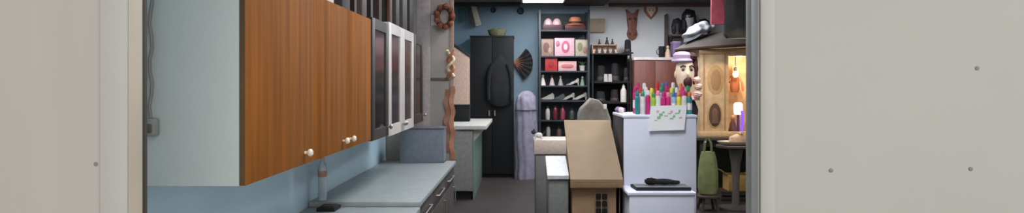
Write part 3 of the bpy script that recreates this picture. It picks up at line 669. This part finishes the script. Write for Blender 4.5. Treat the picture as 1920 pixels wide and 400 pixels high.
# drawing
t = thing('drawing_sheet', 'white sheet with green and pink scribbles hung over the cabinet edge', 'drawing', (X(1250, 5.46), 5.478, Z(245, 5.48)))
hw = .155; hh = .215
def sheet(bm, u0, u1, v0, v1, off, th, nu=14, nv=10):
    def P(u, v, o):
        return ((u * math.cos(-.10) + v * math.sin(.10)), -o - .012 * max(0, (.35 - v / hh)) * (1 + math.sin(u * 26)) + .0, v * math.cos(.1) - u * .10 + (.02 * u / hw))
    g = [[[bm.verts.new(P(u0 + (u1 - u0) * i / nu, v0 + (v1 - v0) * j / nv, off + o)) for j in range(nv + 1)] for i in range(nu + 1)] for o in (0, th)]
    for i in range(nu):
        for j in range(nv):
            for s in (0, 1): bm.faces.new((g[s][i][j], g[s][i + 1][j], g[s][i + 1][j + 1], g[s][i][j + 1]))
    for i in range(nu):
        for j in (0, nv): bm.faces.new((g[0][i][j], g[0][i + 1][j], g[1][i + 1][j], g[1][i][j]))
    for j in range(nv):
        for i in (0, nu): bm.faces.new((g[0][i][j], g[0][i][j + 1], g[1][i][j + 1], g[1][i][j]))
    return bm
obj('paper', sheet(BM(), -hw, hw, 0, hh, 0, .002), plain((250, 250, 250), .7, .01, 10), t)
for nm, c, segs in (('green_scribble', (150, 200, 146), ((-.09, -.06, .1, .125), (-.075, -.045, .125, .15), (-.05, -.03, .15, .165), (-.03, .0, .12, .13), (.02, .05, .095, .11), (.045, .065, .11, .13), (.06, .1, .14, .15), (.09, .105, .15, .175))), ('pink_scribble', (228, 178, 184), ((.0, .03, .14, .15), (.02, .04, .15, .17), (-.11, -.085, .085, .095), (-.1, -.08, .155, .175), (.1, .125, .1, .112)))):
    for u0, u1, v0, v1 in segs: obj(nm, sheet(BM(), u0, u1, v0, v1, .0025, .001, 5, 2), plain(c), t)
# paint bottles
PC = {'magenta': (190, 40, 110), 'green': (50, 140, 90), 'yellow': (214, 206, 60), 'red': (190, 48, 46), 'blue': (70, 110, 180), 'white': (216, 212, 206), 'teal': (40, 130, 130), 'purple': (110, 60, 140), 'orange': (214, 120, 50), 'pale blue': (150, 180, 210), 'lime': (150, 190, 70), 'pink': (220, 130, 160), 'brown': (110, 76, 60)}
rows = [('back', .47, .29, [('brown', 'magenta', 1196), ('green', 'white', 1208), ('red', 'red', 1233), ('green', 'teal', 1242), ('purple', 'purple', 1250), ('green', 'white', 1262), ('magenta', 'orange', 1277)]),
        ('middle', .30, .245, [('magenta', 'magenta', 1191), ('pink', 'red', 1201), ('pale blue', 'white', 1211), ('yellow', 'yellow', 1222), ('orange', 'red', 1231), ('pale blue', 'green', 1240), ('magenta', 'magenta', 1250), ('lime', 'yellow', 1259), ('blue', 'white', 1269), ('magenta', 'magenta', 1280), ('brown', 'green', 1290)]),
        ('front', .13, .205, [('teal', 'teal', 1195), ('white', 'green', 1205), ('magenta', 'white', 1215), ('lime', 'green', 1225), ('white', 'pink', 1234), ('magenta', 'magenta', 1244), ('magenta', 'pink', 1253), ('pale blue', 'blue', 1263), ('yellow', 'orange', 1273), ('white', 'magenta', 1283), ('teal', 'orange', 1293)])]
ORD = ['first', 'second', 'third', 'fourth', 'fifth', 'sixth', 'seventh', 'eighth', 'ninth', 'tenth', 'eleventh']
for rn, dy, h, lst in rows:
    for i, (c, cp, px) in enumerate(lst):
        y = 5.5 + dy
        bottle((X(px, y), y, WZ), h * random.uniform(.94, 1.04), .0215, PC[c], PC[cp], '%s paint bottle with %s cap, %s from the left in the %s row' % (c, cp, ORD[i], rn), 'paint bottles on the white cabinet', 'paint bottle', 'paint_bottle', band=(PC['white'] if (i + len(rn)) % 3 == 0 else None))
solo('cloth_bundle', blob(BM(), (0, 0, .028), .05, .05, .028, .1, 3, 4, 3, flat=-1), plain((126, 84, 130)), 'small purple cloth bundle at the left end of the cabinet top', 'cloth', (wx0 + .04, 5.98, WZ))
solo('yarn_ball', blob(BM(), (0, 0, .028), .027, .027, .027, .03, 3, 6), plain((226, 214, 208)), 'small white yarn ball at the left back corner of the cabinet top', 'ball', (wx0 + .03, 5.85, WZ))

# ------------------------------------------------------------------ mannequin with painted face
YN = 7.3
t = thing('mannequin', 'costumed mannequin with pale painted face, open dark mouth and purple hat', 'mannequin', (X(1284, YN), YN, 0))
zh = Z(140, YN)
obj('robe', lathe(BM(), ((.14, 0), (.14, .03), (.13, .5), (.13, .95), (.13, 1.2), (.15, 1.38), (.12, 1.47), (.06, 1.54)), n=40, sy=.7, fold=.05, nf=8), mat('dark robe', (40, 36, 44), .85, .3, 10), t)
hd = blob(BM(), (0, 0, zh), .105, .13, .225, .0, 4)
for v in hd.verts:
    d = (v.co.z - zh) / .225
    if d < 0: v.co.x *= 1 + .25 * d
    if v.co.y < 0 and abs(v.co.x) < .03 and -.12 < d < .25: v.co.y -= .035 * (1 - abs(v.co.x) / .03) * (.25 - d) / .37
    for s in (-1, 1):
        q = ((v.co.x - s * .045) / .03) ** 2 + ((d - .22) / .12) ** 2
        if v.co.y < 0 and q < 1: v.co.y += .018 * (1 - q)
h_ = obj('head', hd, plain((236, 208, 180), .5, .06, 8), t)
for s in (-1, 1):
    obj('eye', blob(BM(), (s * .045, -.106, zh + .05), .02, .012, .013, 0, 2), plain((70, 48, 44)), h_)
    obj('eyebrow', tube(BM(), [(s * .02, -.125, zh + .088), (s * .05, -.118, zh + .1), (s * .075, -.1, zh + .08)], .008), plain((60, 36, 34)), h_)
    obj('ear', blob(BM(), (s * .105, 0, zh + .0), .016, .03, .045, 0, 2), plain((220, 180, 150)), h_)
obj('mouth', blob(BM(), (.005, -.112, zh - .09), .048, .034, .066, 0, 3), plain((58, 18, 22)), h_)
obj('lips', tube(BM(), [(.005 + .05 * math.cos(a * PI / 10), -.128 + .02 * abs(math.cos(a * PI / 10)), zh - .09 + .068 * math.sin(a * PI / 10)) for a in range(21)], .006), plain((196, 130, 112)), h_)
obj('neck', lathe(BM(), ((.06, 1.5), (.052, 1.56), (.06, zh - .14)), n=18), plain((214, 180, 150)), t)
bm = BM(); blob(bm, (.1, .03, zh + .07), .05, .09, .17, .1, 4, 6); blob(bm, (.03, .08, zh + .1), .1, .08, .15, .08, 4, 6); blob(bm, (.06, -.03, zh + .2), .07, .07, .05, .08, 4, 5)
obj('hair', bm, mat('dark red hair', (74, 28, 32), .7, .4, 20), t)
obj('hat', lathe(BM(), ((.112, zh + .14), (.122, zh + .155), (.112, zh + .17), (.1, zh + .18), (.105, zh + .22), (.08, zh + .25), (.03, zh + .262)), c=(-.035, -.02, .0), n=28), plain((186, 160, 186)), t)
for q, (dx, dz, rr) in enumerate(((.115, -.06, .04), (.13, -.14, .045), (.12, -.22, .05))): obj('ruffle', blob(BM(), (dx, -.09, zh + dz), rr, rr, rr * .9, .1, 4, 6, q), plain((232, 190, 172)), t)
obj('collar', lathe(BM(), ((.07, 1.5), (.15, 1.49), (.165, 1.5), (.15, 1.53), (.07, 1.55)), n=60, fold=.09, nf=15, sy=.8), plain((226, 176, 160)), t)

# ------------------------------------------------------------------ right: table with booth
YT = 8.9
tx0, tx1 = X(1308, YT), 4.5; TZ = Z(258, YT)
t = thing('work_table', 'dark wooden table carrying the beige booth', 'table', (tx0, YT, 0)); wd = tx1 - tx0
obj('tabletop', box(BM(), 0, wd, -.0, 1.2, TZ - .045, TZ, .005), mat('dark table wood', (70, 56, 46), .5, .2, 6), t)
for a, b2 in ((.06, .06), (wd - .12, .06), (.06, 1.08), (wd - .12, 1.08)): obj('leg', box(BM(), a, a + .06, b2, b2 + .06, 0, TZ - .046, .004), M_DGREY, t)
obj('back_panel', box(BM(), .01, wd - .01, 1.205, 1.225, 0, TZ - .05, .003), plain((52, 52, 38), .8), t)
obj('apron', box(BM(), .125, wd - .125, .07, .09, TZ - .14, TZ - .046), M_DGREY, t)
YK = 9.05
m_b = mat('beige booth board', (204, 176, 138), .6, .2, 9)
kx0 = X(1313, YK); kz = TZ
t = thing('puppet_booth', 'beige decorated booth with warm light inside, under a dark canopy', 'booth', (kx0, YK, kz))
pw = X(1366, YK) - kx0; ow = 1.05; H = Z(92, YK) - kz
obj('pillar', box(BM(), 0, pw, 0, .03, .0, H, .004), m_b, t)
obj('back_panel', box(BM(), 0, ow, .7, .73, 0, H, .003), m_b, t)
obj('side_panel', box(BM(), 0, .03, .031, .699, 0, H, .003), m_b, t); obj('side_panel', box(BM(), ow - .03, ow, .031, .699, 0, H, .003), m_b, t)
obj('pillar', box(BM(), ow - .12, ow, 0, .03, 0, H, .004), m_b, t)
obj('lintel', box(BM(), pw, ow - .12, 0, .03, H - .1, H, .004), m_b, t)
obj('sill', box(BM(), -.02, ow + .02, -.04, .03, -.0, .07, .006), plain((196, 166, 126)), t)
def oval(cx, cz, rx, rz, y0, th):
    b = lathe(BM(), ((1, 0), (1, th * .6), (.88, th)), n=28); rot(b, 90, 'X')
    for v in b.verts: v.co.x = cx + v.co.x * rx; v.co.z = cz + v.co.z * rz; v.co.y += y0
    return b
zo = Z(216, YK) - kz
nf = obj('niche_frame', oval(X(1340, YK) - kx0, zo, .105, .19, -.0005, .012), plain((176, 142, 100)), t)
obj('niche', oval(X(1340, YK) - kx0, zo, .085, .165, -.0128, .006), plain((84, 58, 46)), nf)
obj('carved_figure', lathe(BM(), ((.05, 0), (.055, .02), (.04, .12), (.045, .16), (.03, .2), (.01, .22)), c=(X(1340, YK) - kx0, -.02, zo - .12), n=16, sy=.3), plain((110, 80, 64)), nf)
zo2 = Z(150, YK) - kz
md = obj('medallion', oval(X(1342, YK) - kx0, zo2, .12, .21, -.0005, .01), plain((190, 154, 108)), t)
obj('relief', oval(X(1342, YK) - kx0, zo2, .07, .15, -.0108, .01), plain((164, 128, 90)), md)
for u in (.04, pw - .06): obj('edge_moulding', box(BM(), u, u + .022, -.012, -.0005, .08, H - .02, .003), plain((180, 136, 96)), t)
obj('cornice', box(BM(), -.02, pw + .02, -.025, -.0005, H - .07, H - .01, .006), plain((196, 156, 110)), t)
# canopy
zc = Z(104, YK) - kz
cn = lathe(BM(), ((.98, 0), (1.0, .015), (.95, .05), (.78, .12), (.55, .18), (.3, .23), (.08, .25)), n=40, sx=.82, sy=.58, fold=.012, nf=10); rot(cn, -3, 'Y')
bmesh.ops.translate(cn, verts=cn.verts[:], vec=(.58, .37, H + .045)); obj('canopy', cn, mat('dark canopy cloth', (62, 56, 50), .85, .25, 6, bump=.2), t)
cr = tube(BM(), [(.58 + .815 * math.cos(a * PI / 24), .37 + .575 * math.sin(a * PI / 24), H + .05 + .043 * math.cos(a * PI / 24)) for a in range(49)], .03)
obj('canopy_rim', cr, plain((74, 54, 40), .8), t)
ld = bpy.data.lights.new('booth_light', 'POINT'); ld.energy = BOOTH_LIGHT; ld.color = (1, .82, .6); ld.shadow_soft_size = .06
lo = bpy.data.objects.new('booth_light', ld); COL.objects.link(lo); lo.location = (kx0 + .62, YK + .2, kz + H - .2)
lo.parent = None
t2 = thing('festoon_bulb', 'warm bulb hanging inside the beige booth', 'lamp', (kx0 + .62, YK + .36, kz + H - .35))
obj('bulb', blob(BM(), (0, 0, 0), .04, .04, .05, 0, 3), mat('lit bulb', (255, 206, 140), .5, 0, emit=9), t2)
obj('socket', lathe(BM(), ((.02, .045), (.022, .1), (.006, .11), (.004, .393)), n=12), M_BLACK, t2)
t3 = thing('added_spot_lamp', 'unseen warm ceiling spot lamp added to light the beige booth front', 'lamp', (2.75, 7.3, CH))  # unseen spot, added to throw warm light on the booth front
b = lathe(BM(), ((.05, -.2), (.055, -.2), (.05, -.08), (.02, -.07), (.02, -.001)), n=20); obj('shade', b, M_BLACK, t3)  # housing of the added unseen spot
obj('lens', lathe(BM(), ((.045, -.204), (.045, -.2005)), n=20), mat('lit lens of added spot', (255, 214, 150), .5, 0, emit=6), t3)  # lens of the added unseen spot
sd = bpy.data.lights.new('spot', 'SPOT'); sd.energy = SPOT; sd.color = (1, .78, .5); sd.spot_size = math.radians(34); sd.spot_blend = .6; sd.shadow_soft_size = .05
so = bpy.data.objects.new('spot', sd); COL.objects.link(so); so.location = (2.75, 7.3, CH - .22)
so.rotation_euler = (Vector((2.95, 9.05, 1.45)) - so.location).to_track_quat('-Z', 'Y').to_euler()
# things inside the booth
YI = YK + .25
t = thing('lantern', 'small glowing white lantern in the booth opening', 'lantern', (X(1384, YI), YI, kz))
zl = Z(215, YI) - kz
obj('stand', lathe(BM(), ((.07, 0), (.07, .02), (.02, .05), (.018, zl - .01), (.05, zl)), n=18), plain((96, 60, 96)), t)
obj('shade', lathe(BM(), ((.05, zl), (.06, zl + .03), (.06, zl + .15), (.045, zl + .17)), n=20), mat('lit shade', (255, 240, 240), .5, 0, emit=3.5), t)
YI2 = YK + .15
solo('neon_tube', tube(BM(), [(0, 0, 0), (.0, 0, .12), (.012, 0, .24), (0, 0, .36)], .02), mat('violet neon', (96, 60, 255), .4, 0, emit=2.2), 'violet glowing tube standing in the booth beside the lantern', 'lamp', (X(1391, YI2), YI2, kz))
figurine(1374, kz, .3, (96, 56, 56), 'dark red puppet at the left of the booth opening', .12, base=YK, grp=None, nm='puppet', hd=(190, 140, 100))
t = thing('hanging_puppet', 'brown marionette hanging in the top of the booth opening', 'puppet', (X(1378, YK + .45), YK + .45, kz + H - .62))
obj('body', lathe(BM(), ((.05, 0), (.07, .05), (.06, .2), (.03, .28)), n=16, sy=.6), plain((132, 76, 48)), t); obj('head', blob(BM(), (0, 0, .34), .05, .05, .07, 0, 2), plain((216, 168, 120)), t)
for s in (-1, 1): obj('arm', tube(BM(), [(s * .05, 0, .24), (s * .1, -.02, .14), (s * .11, -.03, .02)], .018), plain((150, 90, 60)), t)
obj('string', tube(BM(), [(0, 0, .4), (0, 0, .6)], .003, 6), plain((80, 70, 60)), t)
# grey plastic sheet heaped on the canopy's left
bm = BM(); blob(bm, (0, 0, 0), .23, .2, .13, .1, 5, 4, 2, flat=-.3); rot(bm, -24, 'Y')
for v in bm.verts: v.co += Vector((0, .012 * math.sin(v.co.x * 45), .012 * math.sin(v.co.x * 38 + v.co.y * 21)))
solo('plastic_sheet', bm, mat('grey plastic', (112, 114, 118), .4, .2, 8, bump=.3), 'crumpled pale grey plastic sheet lying on the dark canopy', 'plastic sheet', (X(1310, YK + .3), YK + .32, kz + H + .25))
# hanging textiles over the canopy
solo('red_cloth', prism(BM(), [(x_ * .01, 0) for x_ in (-11, 11)] + [(.1, 1.05), (-.1, 1.05)], -.02, .02, .012), mat('red cloth', (186, 86, 100), .85, .15, 12, bump=.3), 'dusty red cloth hanging from the ceiling above the canopy', 'cloth', (X(1348, 8.6), 8.6, Z(46, 8.6)))
bm = lathe(BM(), ((.16, 0), (.2, .05), (.19, .5), (.17, 1.0), (.13, 1.25)), n=40, sy=.6, fold=.1, nf=7)
solo('dark_coat', bm, mat('black coat', (42, 42, 42), .85, .3, 10, bump=.3), 'black cloth hanging beside the red one at the doorway edge', 'cloth', (X(1386, 8.55), 8.55, Z(72, 8.55)))
# objects on table front
t = thing('serving_tray', 'pale oval tray with rim on the front of the dark table', 'tray', (X(1372, YT + .02), YT + .02, TZ))
t.location = (X(1380, 8.55), 8.56, .8602)
obj('plate', lathe(BM(), ((.17, 0), (.22, .02), (.25, .05), (.235, .05), (.16, .016)), n=36, sy=.6), plain((190, 176, 160)), t)
t = thing('bread_loaf', 'tan cloth bundle on the pale tray', 'bundle', (X(1384, 8.55), 8.56, .877))
obj('bundle', blob(BM(), (0, 0, .055), .12, .08, .07, .08, 3, 4, 2, flat=-.7), plain((196, 160, 124)), t)
obj('knot', blob(BM(), (.03, -.02, .13), .03, .03, .025, .1, 2), plain((180, 140, 104)), t)
t = thing('pedestal_stand', 'round dark side table in front of the booth table', 'side table', (X(1380, 8.55), 8.56, 0))
obj('top', lathe(BM(), ((.24, .82), (.26, .83), (.26, .855), (.24, .86)), n=36, sy=.9), plain((64, 52, 48)), t)
obj('column', lathe(BM(), ((.05, .04), (.045, .3), (.06, .6), (.1, .82)), n=20), plain((88, 80, 74)), t)
obj('foot', lathe(BM(), ((.24, 0), (.24, .03), (.06, .06)), n=28), plain((60, 52, 48)), t)
# green bag
YGB = 8.45
t = thing('tote_bag', 'olive green cloth bag hanging beside the white cabinet', 'bag', (X(1328, YGB), YGB + .02, Z(366, YGB)))
bm = BM(); hbg = Z(285, YGB) - Z(366, YGB)
lathe(bm, ((.085, 0), (.115, .015), (.135, .1), (.132, hbg * .5), (.115, hbg * .8), (.085, hbg)), n=48, sy=.55, fold=.035, nf=7)
obj('bag', bm, mat('olive cloth', (128, 132, 84), .85, .22, 10, bump=.3), t)
for yy in (-.03, .03): obj('handle', tube(BM(), [(-.05, yy, hbg - .02), (-.04, yy, hbg + .12), (0, yy + (.03 if yy > 0 else .06), hbg + .19), (.04, yy, hbg + .12), (.05, yy, hbg - .02)], .01), plain((106, 108, 70)), t)
t = thing('stool', 'dark wooden stool under the green bag beside the white cabinet', 'stool', (X(1328, YGB), YGB + .02, 0)); zs = Z(366, YGB)
obj('seat', lathe(BM(), ((.16, zs - .03), (.17, zs - .025), (.17, zs - .005), (.16, zs)), n=28), plain((66, 54, 44)), t)
for a in range(4): obj('leg', tube(BM(), [(.1 * math.cos(a * PI / 2 + .8), .1 * math.sin(a * PI / 2 + .8), zs - .03), (.15 * math.cos(a * PI / 2 + .8), .15 * math.sin(a * PI / 2 + .8), 0)], .018), plain((60, 48, 40)), t)
# yellow box on a crate
YYB = 9.15
t = thing('wooden_crate', 'dark brown crate under the table near the doorway edge', 'crate', (X(1392, YYB), YYB, 0)); zcr = Z(360, YYB)
bm = BM()
for sx, sy, ax, ay in ((-.3, -.0, .6, .015), (-.3, .385, .6, .015)):
    for q in range(2): box(bm, sx, sx + ax, sy, sy + ay, .01 + q * zcr / 2, .01 + (q + .92) * zcr / 2 - .012, .002)
box(bm, -.3, -.285, .016, .384, 0, zcr); box(bm, .285, .3, .016, .384, 0, zcr); box(bm, -.284, .284, .016, .384, 0, .012); box(bm, -.284, .284, .016, .384, zcr - .012, zcr)
obj('slats', bm, plain((70, 58, 50)), t)
t = thing('carton', 'yellow tan open carton standing on the dark crate under the table', 'box', (X(1390, YYB), YYB + .2, zcr))
bm = BM(); a = .16; hb = Z(330, YYB) - zcr
box(bm, -a, a, -.14, -.134, 0, hb); box(bm, -a, a, .134, .14, 0, hb); box(bm, -a, -a + .006, -.134, .134, 0, hb); box(bm, a - .006, a, -.134, .134, 0, hb); box(bm, -a + .006, a - .006, -.134, .134, 0, .006)
obj('body', bm, plain((190, 152, 88)), t)
for s in (-1, 1):
    b = box(BM(), 0, .12, -.135, .135, 0, .005); rot(b, -35, 'Y'); 
    if s < 0: bmesh.ops.scale(b, vec=(-1, 1, 1), verts=b.verts[:])
    bmesh.ops.translate(b, verts=b.verts[:], vec=(s * (a + .001), 0, hb)); obj('flap', b, plain((200, 164, 100)), t)
